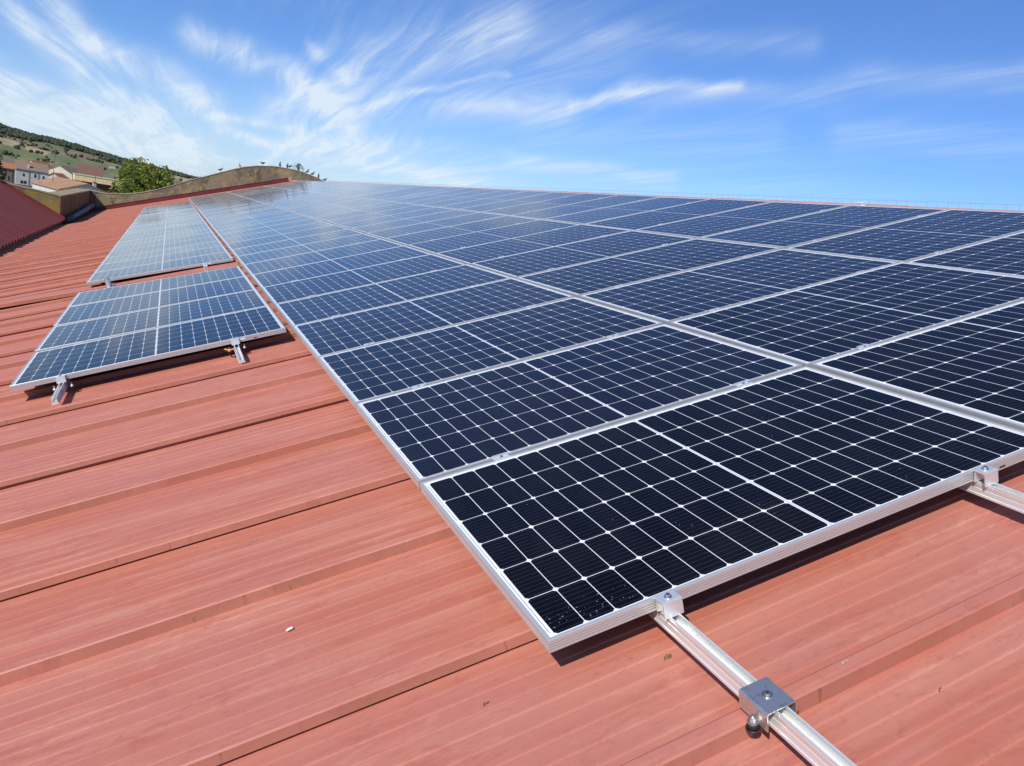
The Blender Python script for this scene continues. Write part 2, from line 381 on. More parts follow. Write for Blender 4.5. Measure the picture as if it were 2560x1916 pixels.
FIELDS = [
 ('wood', [(-11, 1.6), (-9.45, 1.48), (-8.92, 1.24), (-8.01, 1.15), (-6.42, .93), (-4.99, .79), (-3.4, .77), (-1.77, .72), (-.08, .61), (2.32, .37), (4, .4), (4, -.1), (2.15, .0), (.82, -.05), (-.63, .12), (-2.29, .12), (-3.64, .16), (-3.92, .40), (-4.98, .50), (-6.01, .62), (-7.12, .72), (-8, .62), (-8.96, .70), (-9.53, .80), (-11, .80)]),
 ('vine', [(-11, .12), (-9.5, .1), (-8.98, .09), (-7.97, -.04), (-7.08, -.16), (-7.07, -.38), (-8.3, -.39), (-9.4, -.37), (-11, -.33)]),
 ('vine', [(-6.98, -.14), (-6.29, .11), (-4.95, .01), (-3.63, -.04), (-3.72, -.23), (-5.03, -.47), (-6.26, -.43)]),
 ('soil', [(-5.99, .39), (-4.97, .47), (-3.91, .2), (-3.9, .09), (-5.22, .19)]),
 ('stubble', [(-11, .54), (-9.52, .54), (-9.14, .56), (-8.37, .44), (-8.46, .14), (-9.41, .18), (-11, .19)]),
 ('stubble', [(-8.32, .34), (-7.39, .24), (-6.69, .2), (-7.08, -.02), (-7.97, .01)]),
 ('vine', [(-7.31, .65), (-6.71, .68), (-5.9, .5), (-6.5, .41)]),
 ('sand', [(-3.52, -.05), (-3.14, -.07), (-3.14, -.19), (-3.62, -.21)]),
 ('vine', [(-3.83, -.31), (-2.97, -.24), (-2.96, -.45), (-3.76, -.53)]),
 ('stubble', [(.3, .06), (1.69, .03), (3, .02), (3, -.3), (.84, -.3), (.3, -.12)]),
 ('sand', [(-4.46, .66), (-3.98, .54), (-3.76, .35), (-3.91, .32)])]
def in_poly(p, poly):
    c = False; j = len(poly)-1
    for i in range(len(poly)):
        a, b = poly[i], poly[j]
        if (a[1] > p[1]) != (b[1] > p[1]) and p[0] < (b[0]-a[0])*(p[1]-a[1])/(b[1]-a[1]) + a[0]: c = not c
        j = i
    return c
FM = ['scrub', 'wood', 'vine', 'soil', 'stubble', 'sand', 'plain']
M['scrub'] = mat('olive_scrub', (.25, .205, .09), .95, color2=(.115, .11, .045), scale=.05)
M['wood'] = mat('wood_floor', (.05, .058, .03), .95, var=.4, scale=.03)
M['vine'] = mat('vineyard_rows', (.115, .145, .035), .9, color2=(.16, .17, .055), scale=.09)
M['soil'] = mat('ploughed_soil', (.25, .165, .085), .95, var=.25, scale=.06)
M['stubble'] = mat('dry_stubble', (.44, .34, .17), .95, color2=(.30, .24, .12), scale=.05)
M['sand'] = mat('sandy_track', (.50, .37, .24), .95, var=.2, scale=.08)
M['plain'] = mat('dry_ground', (.24, .20, .12), .95, color2=(.14, .14, .07), scale=.02)
azs = []
a = -180.0
while a < 180: 
    azs.append(a); a += .13 if -11 <= a < 3 else (1.0 if -40 < a < 40 else 6.0)
rs = [15, 60, 120, 200, 300, 380, 430]
while rs[-1] < R1: rs.append(rs[-1]*1.017)
rs += [1700, 2000, 2600, 4000, 8000, 14000]
mb = MB()
for r in rs:
    for a in azs: mb.v.append(tuple(on_ground(a, r)))
na = len(azs)
for i in range(len(rs)-1):
    for j in range(na):
        j2 = (j+1) % na; mb.f.append((i*na+j, i*na+j2, (i+1)*na+j2, (i+1)*na+j))
        mi = 6
        if -11 <= azs[j] < 3.2 and rs[i] > 350:
            am, rm = azs[j]+.06, (rs[i]+rs[i+1])/2
            e = math.degrees(math.atan2(ground_z(am, rm)-CAM.z, rm)); mi = 0
            if e < -.62: mi = 6
            for nme, poly in FIELDS:
                if in_poly((am, e), poly): mi = FM.index(nme)
        mb.mi.append(mi)
mb.add([on_ground(a, 15) for a in azs], [tuple(range(na))]); mb.mi[-1] = 6
ter = mb.build('ground', [M[k] for k in FM], smooth=True); tag(ter, kind='structure')

# woodland on the crest: one far-off mass
def crown_blob(mb, c, rx, rz, seed, sub=1):
    bm = bmesh.new(); bmesh.ops.create_icosphere(bm, subdivisions=sub, radius=1.0)
    vs = []
    for v in bm.verts:
        n = 1 + .38*mnoise.noise(v.co*1.7 + Vector((seed*3.1, seed*1.7, seed)))
        vs.append((c[0]+v.co.x*rx*n, c[1]+v.co.y*rx*n, c[2]+v.co.z*rz*n))
    fs = [tuple(v.index for v in f.verts) for f in bm.faces]; bm.free(); mb.add(vs, fs)
M['pine'] = mat('dark_woodland_leaves', (.028, .042, .018), .9, color2=(.058, .068, .028), scale=.16)
M['oak'] = mat('olive_tree_leaves', (.045, .062, .022), .9, color2=(.085, .10, .04), scale=.4)
wp = FIELDS[0][1]; mb = MB(); n = 0
while n < 2300:
    a, e = random.uniform(-10.8, 3.4), random.uniform(-.1, 1.5)
    top = lerp_tab(SKYL, a) - .13
    if e > top or not in_poly((a, e), wp): continue
    if random.random() < .25: e = top - random.random()*.05
    r = r_for(a, e); p = on_ground(a, r); h = random.uniform(3.0, 6.2)
    crown_blob(mb, (p.x, p.y, p.z+h*.45), h*.62, h*.55, n); n += 1
n2 = 0
while n2 < 300:
    a, e = random.uniform(-10.8, 2.5), random.uniform(-.45, .85)
    if any(in_poly((a, e), pl) for nm, pl in FIELDS if nm != 'wood') or e > lerp_tab(SKYL, a)-.2 or mnoise.noise(Vector((a*1.3, e*7, 4))) < .02: continue
    r = r_for(a, e); p = on_ground(a, r); h = random.uniform(1.6, 4.2)
    crown_blob(mb, (p.x, p.y, p.z+h*.4), h*.6, h*.5, n2); n2 += 1
tag(mb.build('woodland', M['pine'], smooth=True), 'dark evergreen woodland and scrub covering the crest of the hill', 'woodland', kind='stuff')

# leafy trees ---------------------------------------------------------------------------------
def leaf_crown(blobs, n, size, seed, droop=0.0):
    """many small leaf faces spread through a crown made of several lobes: (x, y, z, rx, rz)"""
    rd = random.Random(seed); mb = MB()
    wts = [b[3]**2*b[4] for b in blobs]
    for i in range(n):
        b = rd.choices(blobs, wts)[0]
        while True:
            q = Vector((rd.uniform(-1, 1), rd.uniform(-1, 1), rd.uniform(-1, 1)))
            if .35 < q.length < 1: break
        q = q.normalized()*(q.length**.45)
        c = Vector((b[0]+q.x*b[3], b[1]+q.y*b[3], b[2]+q.z*b[4]))
        c += Vector([mnoise.noise(c*1.3+Vector((seed, k*7, 0)))*b[3]*.35 for k in range(3)])
        if mnoise.noise(c*(1.1/max(size*2, .2)*.5)+Vector((5, seed, 1))) < -.13: continue
        s = size*rd.uniform(.6, 1.35)
        d = Vector((rd.gauss(0, 1), rd.gauss(0, 1), rd.gauss(0, .7)-droop)).normalized()
        t = d.cross(Vector((rd.gauss(0, 1), rd.gauss(0, 1), rd.gauss(0, 1)))).normalized()
        mb.add([c-d*s, c+t*s*.42, c+d*s, c-t*s*.42], [(0, 1, 2, 3)])
    return mb
def leaf_mat(name, c1, c2, scale):
    m = bpy.data.materials.new(name); m.use_nodes = True; t = NT(m.node_tree); b = t.n['Principled BSDF']
    o = t.new('ShaderNodeTexCoord').outputs['Object']; f = t.noise(o, scale, 5, .65)
    col = t.mix(t.ramp(f, .36, .64), c1, c2); t.l.new(col, b.inputs['Base Color']); b.inputs['Roughness'].default_value = .6
    tr = t.new('ShaderNodeBsdfTranslucent'); t.l.new(col, tr.inputs[0])
    mx = t.new('ShaderNodeMixShader'); mx.inputs[0].default_value = .3
    t.l.new(b.outputs[0], mx.inputs[1]); t.l.new(tr.outputs[0], mx.inputs[2]); t.l.new(mx.outputs[0], t.n['Material Output'].inputs[0])
    return m
M['willow'] = leaf_mat('willow_leaves', (.30, .32, .045), (.15, .20, .028), .9)
M['conifer'] = leaf_mat('conifer_needles', (.03, .055, .018), (.05, .085, .025), 1.5)
M['darkleaf'] = leaf_mat('dark_leaves', (.05, .085, .02), (.025, .05, .012), 1.0)
M['bark'] = mat('bark', (.12, .085, .055), .95, var=.4, scale=4, bump=.4)
def limbs(mb, h, r, spread, n, seed):
    rd = random.Random(seed)
    mb.tube([(0, 0, 0), (.05*h, 0, h*.25), (0, .03*h, h*.5), (-.02*h, 0, h*.75)], [r*1.3, r, r*.75, r*.3], 9)
    for i in range(n):
        a = i*2*math.pi/n + rd.uniform(-.3, .3); z0 = h*rd.uniform(.28, .55)
        mb.tube([(0, 0, z0), (math.cos(a)*spread*.4, math.sin(a)*spread*.4, z0+h*.14), (math.cos(a)*spread*.8, math.sin(a)*spread*.8, z0+h*.22)], [r*.5, r*.32, r*.1], 6)
def tree(name, label, cat, azd, D, blobs, nleaf, size, leafm, th, tr, seed, spread, droop=0.0, group=None):
    p = on_ground(azd, D); t = empty(name, Matrix.Translation(p)); tag(t, label, cat, group)
    mb = MB(); limbs(mb, th, tr, spread, 7, seed); mb.build('trunk', M['bark'], t, True)
    leaf_crown(blobs, nleaf, size, seed, droop).build('crown', leafm, t)
    return t
tree('willow_tree', 'broad bright green willow tree behind the curved end wall', 'tree', -1.35, 112,
     [(-.9, 0, 11.3, 2.3, 1.8), (.9, .5, 10.7, 2.4, 2.0), (-2.2, 0, 9.6, 1.7, 2.2), (2.9, 0, 9.2, 1.4, 1.8), (0, -.6, 9.2, 2.8, 2.6), (-3.0, .3, 7.2, 1.3, 1.8), (3.6, 0, 8.2, 1.1, 1.6), (-1.0, -1, 7.4, 2.6, 2.4), (1.9, -1, 7.4, 2.4, 2.4)],
     24000, .20, M['willow'], 10.5, .35, 3, 3.2, .55)
tree('broadleaf_tree', 'dark broadleaf tree cut off at the left of the village', 'tree', -9.62, 110,
     [(-.1, 0, 10.4, .8, 1.3), (.3, 0, 8.8, .8, 1.5), (-.7, 0, 9.2, 1.2, 2.2), (.1, 0, 7.0, .9, 1.5)], 6200, .13, M['darkleaf'], 9, .25, 11, 1.5, .2)
for lab, azd, D, h in (('taller of two small dark conifers beside the tiled white house', -6.24, 200, 8.7), ('shorter of two small dark conifers beside the tiled white house', -5.98, 205, 8.2)):
    p = on_ground(azd, D); t = empty('conifer_tree', Matrix.Translation(p)); tag(t, lab, 'tree', 'conifers in the village')
    mb = MB(); mb.tube([(0, 0, 0), (0, 0, h*.5), (0, 0, h*.95)], [.14, .1, .03], 7); mb.build('trunk', M['bark'], t, True)
    leaf_crown([(0, 0, h*(.25+.1*i), h*(.13-.018*i)*random.uniform(.9, 1.1), h*.09) for i in range(7)], 1500, .14, int(h*10), .2).build('crown', M['conifer'], t)
HT = [(-9.26, .65), (-8.93, .63), (-8.71, .54), (-8.32, .42), (-8.13, .43), (-7.79, .47), (-7.99, .62), (-7.34, .25), (-7.09, .25), (-6.87, .25), (-6.39, .17), (-5.9, .5), (-6.31, .66), (-8.63, -.56), (-6.92, -.47), (-6.67, -.45), (-5.81, -.38), (-3.76, .42)]
where = ['beside the stubble field below the wood', 'above the straw-coloured stubble', 'at the right edge of the stubble', 'left in the clump above the vineyard', 'largest of the clump above the vineyard',
         'right in the clump above the vineyard', 'just under the wood on the upper slope', 'at the left of the hedge over the vineyard', 'in the middle of the hedge over the vineyard', 'at the right of the hedge over the vineyard',
         'alone at the top of the long vineyard', 'by the brown ploughed strip', 'on the upper slope beside a small vineyard', 'behind the roof of the long white house', 'behind the tall chimney, on the left', 'behind the tall chimney, on the right',
         'behind the cream warehouse roof', 'beside the pale track on the slope']
for i, ((a, e), wh) in enumerate(zip(HT, where)):
    r = r_for(a, e); p = on_ground(a, r); t = empty('hillside_tree', Matrix.Translation(p)); h = r*R(.14)*random.uniform(.8, 1.3)
    tag(t, 'round dark green tree on the hillside ' + wh, 'tree', 'trees dotted over the hillside')
    mb = MB(); mb.tube([(0, 0, 0), (0, 0, h*.4)], [h*.06, h*.04], 6); mb.build('trunk', M['bark'], t)
    mb = MB()
    for k in range(9): crown_blob(mb, (random.gauss(0, h*.3), random.gauss(0, h*.3), h*.5+random.gauss(0, h*.12)), h*.27, h*.24, i*13+k, 2)
    mb.build('crown', M['oak'], t)

# ------------------------------------------------------------------ village
M['wall_white'] = mat('white_render', (.60, .58, .54), .9, var=.16, scale=.6)
M['wall_cream'] = mat('cream_render', (.66, .60, .45), .9, var=.12, scale=.5)
M['wall_yellow'] = mat('yellow_render', (.78, .62, .32), .9, var=.1, scale=.5)
M['wall_olive'] = mat('olive_grey_render', (.21, .19, .13), .9, var=.25, scale=.6)
M['brick'] = mat('orange_brick', (.42, .17, .08), .9, var=.2, scale=3)
M['brown_wall'] = mat('dark_brown_boards', (.10, .045, .032), .9, var=.3, scale=1.5)
def tile_mat(name, c1, c2, c3):
    m = bpy.data.materials.new(name); m.use_nodes = True; t = NT(m.node_tree); b = t.n['Principled BSDF']
    o = t.new('ShaderNodeTexCoord').outputs['Object']; f = t.noise(o, 1.0, 8, .75); g2 = t.noise(o, 3.0, 6, .75)
    c = t.mix(t.ramp(f, .38, .62), c1, c2); c = t.mix(t.m('MULTIPLY', t.ramp(g2, .52, .68), .7), c, c3)
    t.l.new(c, b.inputs['Base Color']); b.inputs['Roughness'].default_value = .9
    bp = t.new('ShaderNodeBump'); bp.inputs['Strength'].default_value = .6; bp.inputs['Distance'].default_value = .1; t.l.new(g2, bp.inputs['Height']); t.l.new(bp.outputs[0], b.inputs['Normal'])
    return m
M['tile_old'] = tile_mat('old_clay_tiles', (.42, .22, .105), (.29, .17, .09), (.56, .38, .23))
M['tile_grey'] = tile_mat('weathered_tiles', (.25, .165, .11), (.21, .155, .115), (.30, .20, .13))
M['tile_orange'] = tile_mat('orange_tiles', (.42, .15, .065), (.36, .13, .06), (.48, .22, .11))
M['tile_brown'] = tile_mat('brown_tiles', (.20, .10, .065), (.16, .085, .06), (.26, .15, .09))
M['window'] = mat('dark_window_glass', (.03, .035, .04), .15)
M['frame_w'] = mat('window_frame_paint', (.35, .33, .30), .7)
M['gutter'] = mat('dark_gutter', (.10, .10, .11), .5)
def place(azd, D, turn=0.0, z=GZ):
    """a building's frame: local x runs along its facade, local y away from the viewer (before turning by TURN degrees)"""
    p = Vector((CAM.x + D*math.sin(R(azd)), CAM.y + D*math.cos(R(azd)), z))
    return Matrix.Translation(p) @ Matrix.Rotation(R(turn-azd), 4, 'Z')
def house(name, label, cat, mx, w_, d_, eave, rise, wallm, roofm, ridge='x', over=.3, windows=(), pipes=(), chim=(), wwin=.75, hwin=1.1):
    t = empty(name, mx); tag(t, label, cat)
    mb = MB(); T = .22
    if ridge == 'x':
        prof = [(0, 0), (d_, 0), (d_, eave), (d_/2, eave+rise), (0, eave)]; mb.prism(prof, 'x', 0, w_); mb.build('wall', wallm, t)
        k = rise/(d_/2); mb = MB()
        for sgn, y0, y1 in ((1, -over, d_/2), (-1, d_+over, d_/2)):
            z0 = eave-over*k
            mb.prism([(y0, z0+.02), (y1, eave+rise+.02), (y1, eave+rise+T), (y0, z0+T)], 'x', -over, w_+over)
    else:
        prof = [(0, 0), (w_, 0), (w_, eave), (w_/2, eave+rise), (0, eave)]; mb.prism(prof, 'y', 0, d_); mb.build('wall', wallm, t)
        k = rise/(w_/2); mb = MB()
        for x0, x1 in ((-over, w_/2), (w_+over, w_/2)):
            z0 = eave-over*k
            mb.prism([(x0, z0+.02), (x1, eave+rise+.02), (x1, eave+rise+T), (x0, z0+T)], 'y', -over, d_+over)
    roof = mb.build('roof', roofm, t)
    for (x, z, ww, hh) in windows:
        f = MB().box(x-.07, x+ww+.07, -.05, .03, z-.07, z+hh+.07).build('window', M['frame_w'], t)
        MB().box(x, x+ww, -.07, -.04, z, z+hh).build('pane', M['window'], f)
    for x in pipes: MB().tube([(x, -.14, .1), (x, -.14, eave-.35), (x, -.3, eave-.12)], .075, 7).build('downpipe', M['gutter'], t)
    for (x, y, z0, z1, s_, m_) in chim:
        c = MB().box(x-s_, x+s_, y-s_, y+s_, z0, z1).build('chimney', m_, roof)
        MB().box(x-s_*1.2, x+s_*1.2, y-s_*1.2, y+s_*1.2, z1+.01, z1+.2).build('chimney_cap', M['tile_orange'], c)
    return t
D1 = 335
house('terraced_house', 'long two-storey white house with grey-brown roof and two dark downpipes', 'house', place(-8.58, D1, 2), 9.8, 9.5, 5.45, 2.7, M['wall_white'], M['tile_grey'], 'x', .35,
      [(2.2, 3.1, .55, .95), (5.7, 3.2, .6, 1.15), (8.3, 3.0, .55, 1.1), (1.6, .5, .7, .95), (2.6, .5, .7, .95)], (4.1, 7.0), [(3.9, 1.2, 5.7, 7.7, .33, M['wall_white'])])
house('village_house', 'olive-grey house with orange roof edge behind the dark left tree', 'house', place(-9.9, 322, 3), 7.3, 9.0, 5.2, 1.6, M['wall_olive'], M['tile_orange'], 'x', .4, [(5.2, 1.2, .6, 1.5)], (6.4,))
house('village_house', 'white-gabled house with bright orange roof behind the long white house', 'house', place(-8.35, 372, -28), 7.5, 12, 6.4, 2.3, M['wall_cream'], M['tile_orange'], 'y', .3)
house('village_house', 'low white house with orange roof and tall chimney right of the long white house', 'house', place(-7.05, 352, -20), 6.0, 9.0, 3.6, 1.9, M['wall_white'], M['tile_orange'], 'y', .3,
      [(.9, 1.0, .5, .9), (2.6, 1.0, .5, .9)], (), [(.45, .6, 3.4, 7.6, .42, M['wall_white'])])
house('warehouse_shed', 'cream warehouse with wide blank gable and brown roof', 'warehouse', place(-6.98, 368, -22), 9.6, 15, 5.7, 2.6, M['wall_cream'], M['tile_grey'], 'y', .1)
# open yellow shed
t = empty('open_shed', place(-5.45, 255, 4)); tag(t, 'open-fronted shed with a yellow upper wall over dark brown boards', 'shed')
MB().box(0, 11.5, 0, 6, 6.3, 7.9).build('wall', M['wall_yellow'], t)
MB().box(1.9, 11.4, .9, 1.1, 0, 6.29).build('back_wall', M['brown_wall'], t)
MB().box(0, 1.85, .05, 1.2, 0, 6.29).build('brick_pier', M['brick'], t)
MB().box(-.15, 11.65, -.15, 6.15, 7.91, 8.05).build('roof', M['wall_cream'], t)
# brown barn on posts
t = empty('timber_barn', place(-5.3, 345, 0)); tag(t, 'brown-roofed barn on dark timber posts behind the yellow shed', 'barn')
mb = MB(); mb.prism([(-4, 6.6), (-.2, 10.4), (3.4, 6.9), (3.4, 7.15), (-.2, 10.68), (-4, 6.85)], 'x', 0, 8.6); mb.build('roof', M['tile_brown'], t)
for x in (.5, 3.2, 6.0, 8.2): MB().box(x-.16, x+.16, -3.7, -3.35, 0, 6.85).build('post', M['brown_wall'], t)
MB().box(.1, 8.5, -3.8, -3.3, 5.1, 5.4).build('beam', M['brown_wall'], t)
MB().box(.2, 8.4, .2, .5, 0, 6.9).build('wall', M['brown_wall'], t)
# nearest house: tiled roof, gable end towards the viewer
P1 = Vector((CAM.x + 140*math.sin(R(-6.2)), CAM.y + 140*math.cos(R(-6.2)), GZ)); P2 = Vector((CAM.x + 155*math.sin(R(-7.68)), CAM.y + 155*math.cos(R(-7.68)), GZ))
da = (P2-P1); ln = da.length; ang = math.atan2(da.y, da.x)
mx = Matrix.Translation(P1) @ Matrix.Rotation(ang - math.pi/2, 4, 'Z')
house('tiled_house', 'nearest low white house under a patchy old clay tile roof', 'house', mx, 7.6, ln, 7.0, 1.35, M['wall_white'], M['tile_old'], 'y', .25, (), (), [(4.9, .45, 7.4, 8.75, .22, M['wall_white'])])
# masts
def mast(name, label, cat, azd, D, z0, z1, r, arms, lean=0.0):
    p = Vector((CAM.x + D*math.sin(R(azd)), CAM.y + D*math.cos(R(azd)), z0)); t = empty(name, Matrix.Translation(p)); tag(t, label, cat)
    MB().tube([(0, 0, 0), (lean, 0, z1-z0)], [r, r*.7], 6).build('pole', M['gutter'], t)
    for zz, l in arms: MB().tube([(-l+lean*zz/(z1-z0), 0, zz), (l+lean*zz/(z1-z0), 0, zz)], r*.6, 5).build('antenna_arm', M['gutter'], t)
mast('antenna_mast', 'tall thin antenna mast rising from the tiled house roof', 'antenna', -6.62, 147, -3.2, 3.2, .045, [(6.1, .3), (5.8, .22)], .25)
mast('utility_pole', 'thin grey pole in front of the yellow shed', 'pole', -4.3, 180, GZ, -1.6, .06, [(9.0, .25)])

# ------------------------------------------------------------------ warehouse: roof, end wall
wh = empty('warehouse', Matrix.Translation((0, 20, GZ))); tag(wh, 'warehouse with a red ribbed metal roof and a curved concrete end wall', 'warehouse')
WI = Matrix.Translation((0, -20, -GZ))
PAN, RIBH = -.125, .038
V0, V1, U0, U1 = -4.2, 44.45, -5.15, 5.62
PER = 1.19
def roof_profile():
    pr = [(V0, PAN)]
    k = -4
    while True:
        for off, lap in ((.17, True), (.17+.655, False)):
            f = off + k*PER
            nxt = f + (.655 if lap else PER-.655)
            if f < V0+.05: continue
            if nxt > V1: pr.append((V1, PAN)); return pr
            big = lap and k in (2, 6)
            g_ = (.017 if big else .0085) if lap else 0
            hh = RIBH*(1.0 if not big else 1.12)
            if lap: pr += [(f+.016, PAN), (f+.016, PAN+g_), (f, PAN+g_)]
            else: pr += [(f, PAN)]
            pr += [(f+.005, PAN+hh-.004), (f+.009, PAN+hh), (f+.042, PAN+hh), (f+.048, PAN+hh-.004), (f+.066, PAN)]
            a, b = f+.10, nxt-.045; n = 8 if (nxt-f) < .6 else 10
            for i in range(n):     # shallow stiffening steps in the pan
                v = a + (b-a)*i/(n-1); q = random.uniform(.45, 1.0)
                pr += [(v-.0035, PAN-.0003), (v+.0015, PAN+.0022*q), (v+.007, PAN+.0021*q), (v+.026, PAN)]
        k += 1
pr = roof_profile(); mb = MB(); us = [U0, -2.5, 0, 2.5, U1]
for u in us: mb.v += [(u, v, z) for v, z in pr]
n = len(pr)
for j in range(len(us)-1):
    for i in range(n-1): mb.f.append((j*n+i, j*n+i+1, (j+1)*n+i+1, (j+1)*n+i)); mb.mi.append(0)
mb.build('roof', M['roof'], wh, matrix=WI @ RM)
RX, RZ = (RM @ Vector((5.66, 0, -.09))).x, (RM @ Vector((5.66, 0, -.09))).z
# far slope, ridge cap
MIR = Matrix.Translation((2*RX, 0, 0)) @ Matrix.Scale(-1, 4, (1, 0, 0))
mb = MB(); far = [Vector((RX, 0, RZ-.06)), Vector((RX+10.2, 0, RZ-.06-10.2*math.tan(PITCH)))]
nv = 160; 
for i in range(nv):
    v = V0 + (V1-V0)*i/(nv-1); z = .038 if i % 2 else 0
    mb.v += [(p.x, v, p.z+z) for p in far]
for i in range(nv-1): mb.f.append((2*i, 2*i+1, 2*i+3, 2*i+2)); mb.mi.append(0)
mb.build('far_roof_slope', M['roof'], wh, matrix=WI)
mb = MB(); e = RM @ Vector((5.40, 0, -.078)); e2 = RM @ Vector((5.40, 0, -.062))
capp = [(e.x, e.z), (RX-.10, RZ+.008), (RX-.06, RZ+.026), (RX+.06, RZ+.026), (RX+.3, RZ-.03), (RX+.3, RZ-.05), (RX+.05, RZ+.002), (RX-.05, RZ+.002)]
for k in range(18):
    mb.prism([(p[0], p[1]+.004*(k % 2)) for p in capp], 'y', V0+k*2.68, V0+(k+1)*2.68+(.06 if k % 2 else -.002))
mb.build('ridge_cap', M['cap'], wh, matrix=WI)
# flashing along the end wall
VW = 44.5
mb = MB(); nU = 40
prof = [(-.16, PAN+.05), (-.012, PAN+.058), (-.010, PAN+.225), (-.03, PAN+.228), (-.032, PAN+.225)]
mb.add([(u, VW+dv, z) for u in (-4.75, 5.45) for dv, z in prof], [(i, i+1, 5+i+1, 5+i) for i in range(4)])
mb.build('flashing', M['flash'], wh, matrix=WI @ RM)
MB().box(5.45, 5.62, VW-.2, VW-.02, PAN+.06, PAN+.27).build('ridge_end_cap', M['cap'], wh, matrix=WI @ RM)
# curved end wall
TOP = [(-4.75, -.47), (-4.47, -.49), (-4.0, -.515), (-3.72, -.52), (-2.87, -.39), (-2.19, -.21), (-1.5, .05), (-.74, .41), (.03, .8), (.82, 1.15), (1.38, 1.41), (1.77, 1.58), (2.31, 1.83), (2.85, 2.04), (3.4, 2.19), (4.26, 2.33), (4.69, 2.35), (5.29, 2.35), (5.89, 2.30), (6.35, 2.21), (6.82, 2.10), (7.31, 1.90)]
right = [(2*4.95-x, z) for x, z in TOP[:15]][::-1]
TOPF = TOP + [p for p in right if p[0] > 7.6]
TH = .34
mb = MB(); n = len(TOPF)
vs = [(x, VW+.01, z-.041) for i, (x, z) in enumerate(TOPF)] + [(x, VW+.01, GZ) for x, z in TOPF]
vs += [(x, VW+TH, z-.041) for x, z in TOPF] + [(x, VW+TH, GZ) for x, z in TOPF]
fs = []
for i in range(n-1): fs += [(i, i+1, n+i+1, n+i), (2*n+i, 3*n+i, 3*n+i+1, 2*n+i+1), (i, 2*n+i, 2*n+i+1, i+1)]
fs += [(0, n, 3*n, 2*n), (n-1, 3*n-1, 4*n-1, 2*n-1)]
mb.add(vs, fs); mb.build('end_wall', M['wall'], wh, matrix=WI)
mb = MB()
vs = [(x, VW-.012, z-.040) for x, z in TOPF] + [(x, VW-.010, z) for x, z in TOPF] + [(x, VW+TH+.03, z) for x, z in TOPF] + [(x, VW+TH+.03, z-.040) for x, z in TOPF]
fs = []
for i in range(n-1):
    for a in range(4): b = (a+1) % 4; fs.append((a*n+i, a*n+i+1, b*n+i+1, b*n+i))
fs += [(0, n, 2*n, 3*n), (n-1, 4*n-1, 3*n-1, 2*n-1)]
mb.add(vs, fs); mb.build('coping', M['coping'], wh, matrix=WI)
# cover strip across the roof between the two groups of panels on the left
mb = MB()
cs = [(8.97, PAN+.030), (8.97, PAN+.072), (8.985, PAN+.077), (9.33, PAN+.077), (9.38, PAN+.012), (9.33, PAN+.012), (9.30, PAN+.06), (9.0, PAN+.06), (8.995, PAN+.030)]
mb.prism(cs, 'x', U0, -.02); mb.v = [(u, v - .20*min(0, u+.3), z) for u, v, z in mb.v]
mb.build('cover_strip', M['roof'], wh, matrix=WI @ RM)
MB().box(U0+.1, 15, V0+.2, V0+.5, GZ, -3.4).build('outer_wall', M['wall'], wh, matrix=WI)

# ------------------------------------------------------------------ adjoining building on the left
ad = empty('adjoining_warehouse', Matrix.Translation((-9, 15, GZ))); tag(ad, 'neighbouring building with a dark red corrugated roof and a lichened parapet', 'building')
AI = Matrix.Translation((9, -15, -GZ))
XE, ZE, LV, TANL = -4.38, -1.42, 32.45, .505
mb = MB(); nv = 4*int((LV+8)/.42); L_ = 8.0
prof = []
for i in range(nv+1):
    v = -8 + (LV+8)*i/nv
    ph = (i % 4); prof.append((v, (.0, .0, .07, .07)[ph] if True else 0))
for x in (XE, XE-L_):
    z0 = ZE + (XE-x)*TANL
    mb.v += [(x, v, z0+h) for v, h in prof]
for x in (XE, XE-L_):
    z0 = ZE + (XE-x)*TANL - .012
    mb.v += [(x, v, z0+h) for v, h in prof]
n = nv+1
for i in range(nv):
    mb.f += [(i, i+1, n+i+1, n+i), (2*n+i, 3*n+i, 3*n+i+1, 2*n+i+1), (i, 2*n+i, 2*n+i+1, i+1)]; mb.mi += [0, 0, 0]
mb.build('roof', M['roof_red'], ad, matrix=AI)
mb = MB()   # flashing between that roof and the parapet
fl = [(0, .03), (0, .30), (-.05, .305)]
mb.add([(x, LV-.02+dv, ZE+(XE-x)*TANL+z) for x in (XE+.03, XE-L_) for dv, z in ((-.16, .045), (0, .065), (0, .165), (.03, .165))], [(i, i+1, 4+i+1, 4+i) for i in range(3)])
mb.build('flashing', M['flash'], ad, matrix=AI)
# parapet: L-shaped wall, front face and the return along the valley
mb = MB()
X0, X1, SW = -4.52, -14.0, .55
ztop = lambda x: -.535 + min(1.9, (X0-x)*.10)
mb.add([(X0, LV, GZ), (X0, LV, ztop(X0)), (X1, LV, ztop(X1)), (X1, LV, GZ), (X0, LV+.4, GZ), (X0, LV+.4, ztop(X0)), (X1, LV+.4, ztop(X1)), (X1, LV+.4, GZ)],
       [(0, 1, 2, 3), (4, 7, 6, 5), (1, 5, 6, 2), (0, 4, 5, 1), (2, 6, 7, 3)])
mb.box(X0-SW, X0-.002, LV+.402, VW+.3, GZ, ztop(X0)-.03)
par = mb.build('parapet', M['wall2'], ad, matrix=AI)
mb = MB()
mb.add([(X0+.02, LV-.02, ztop(X0)+.004), (X1, LV-.02, ztop(X1)+.004), (X1, LV+.45, ztop(X1)+.004), (X0+.02, LV+.45, ztop(X0)+.004), (X0+.02, LV-.02, ztop(X0)+.045), (X1, LV-.02, ztop(X1)+.045), (X1, LV+.45, ztop(X1)+.045), (X0+.02, LV+.45, ztop(X0)+.045)],
       [(0, 1, 2, 3), (4, 7, 6, 5), (0, 4, 5, 1), (2, 6, 7, 3), (0, 3, 7, 4), (1, 5, 6, 2)])
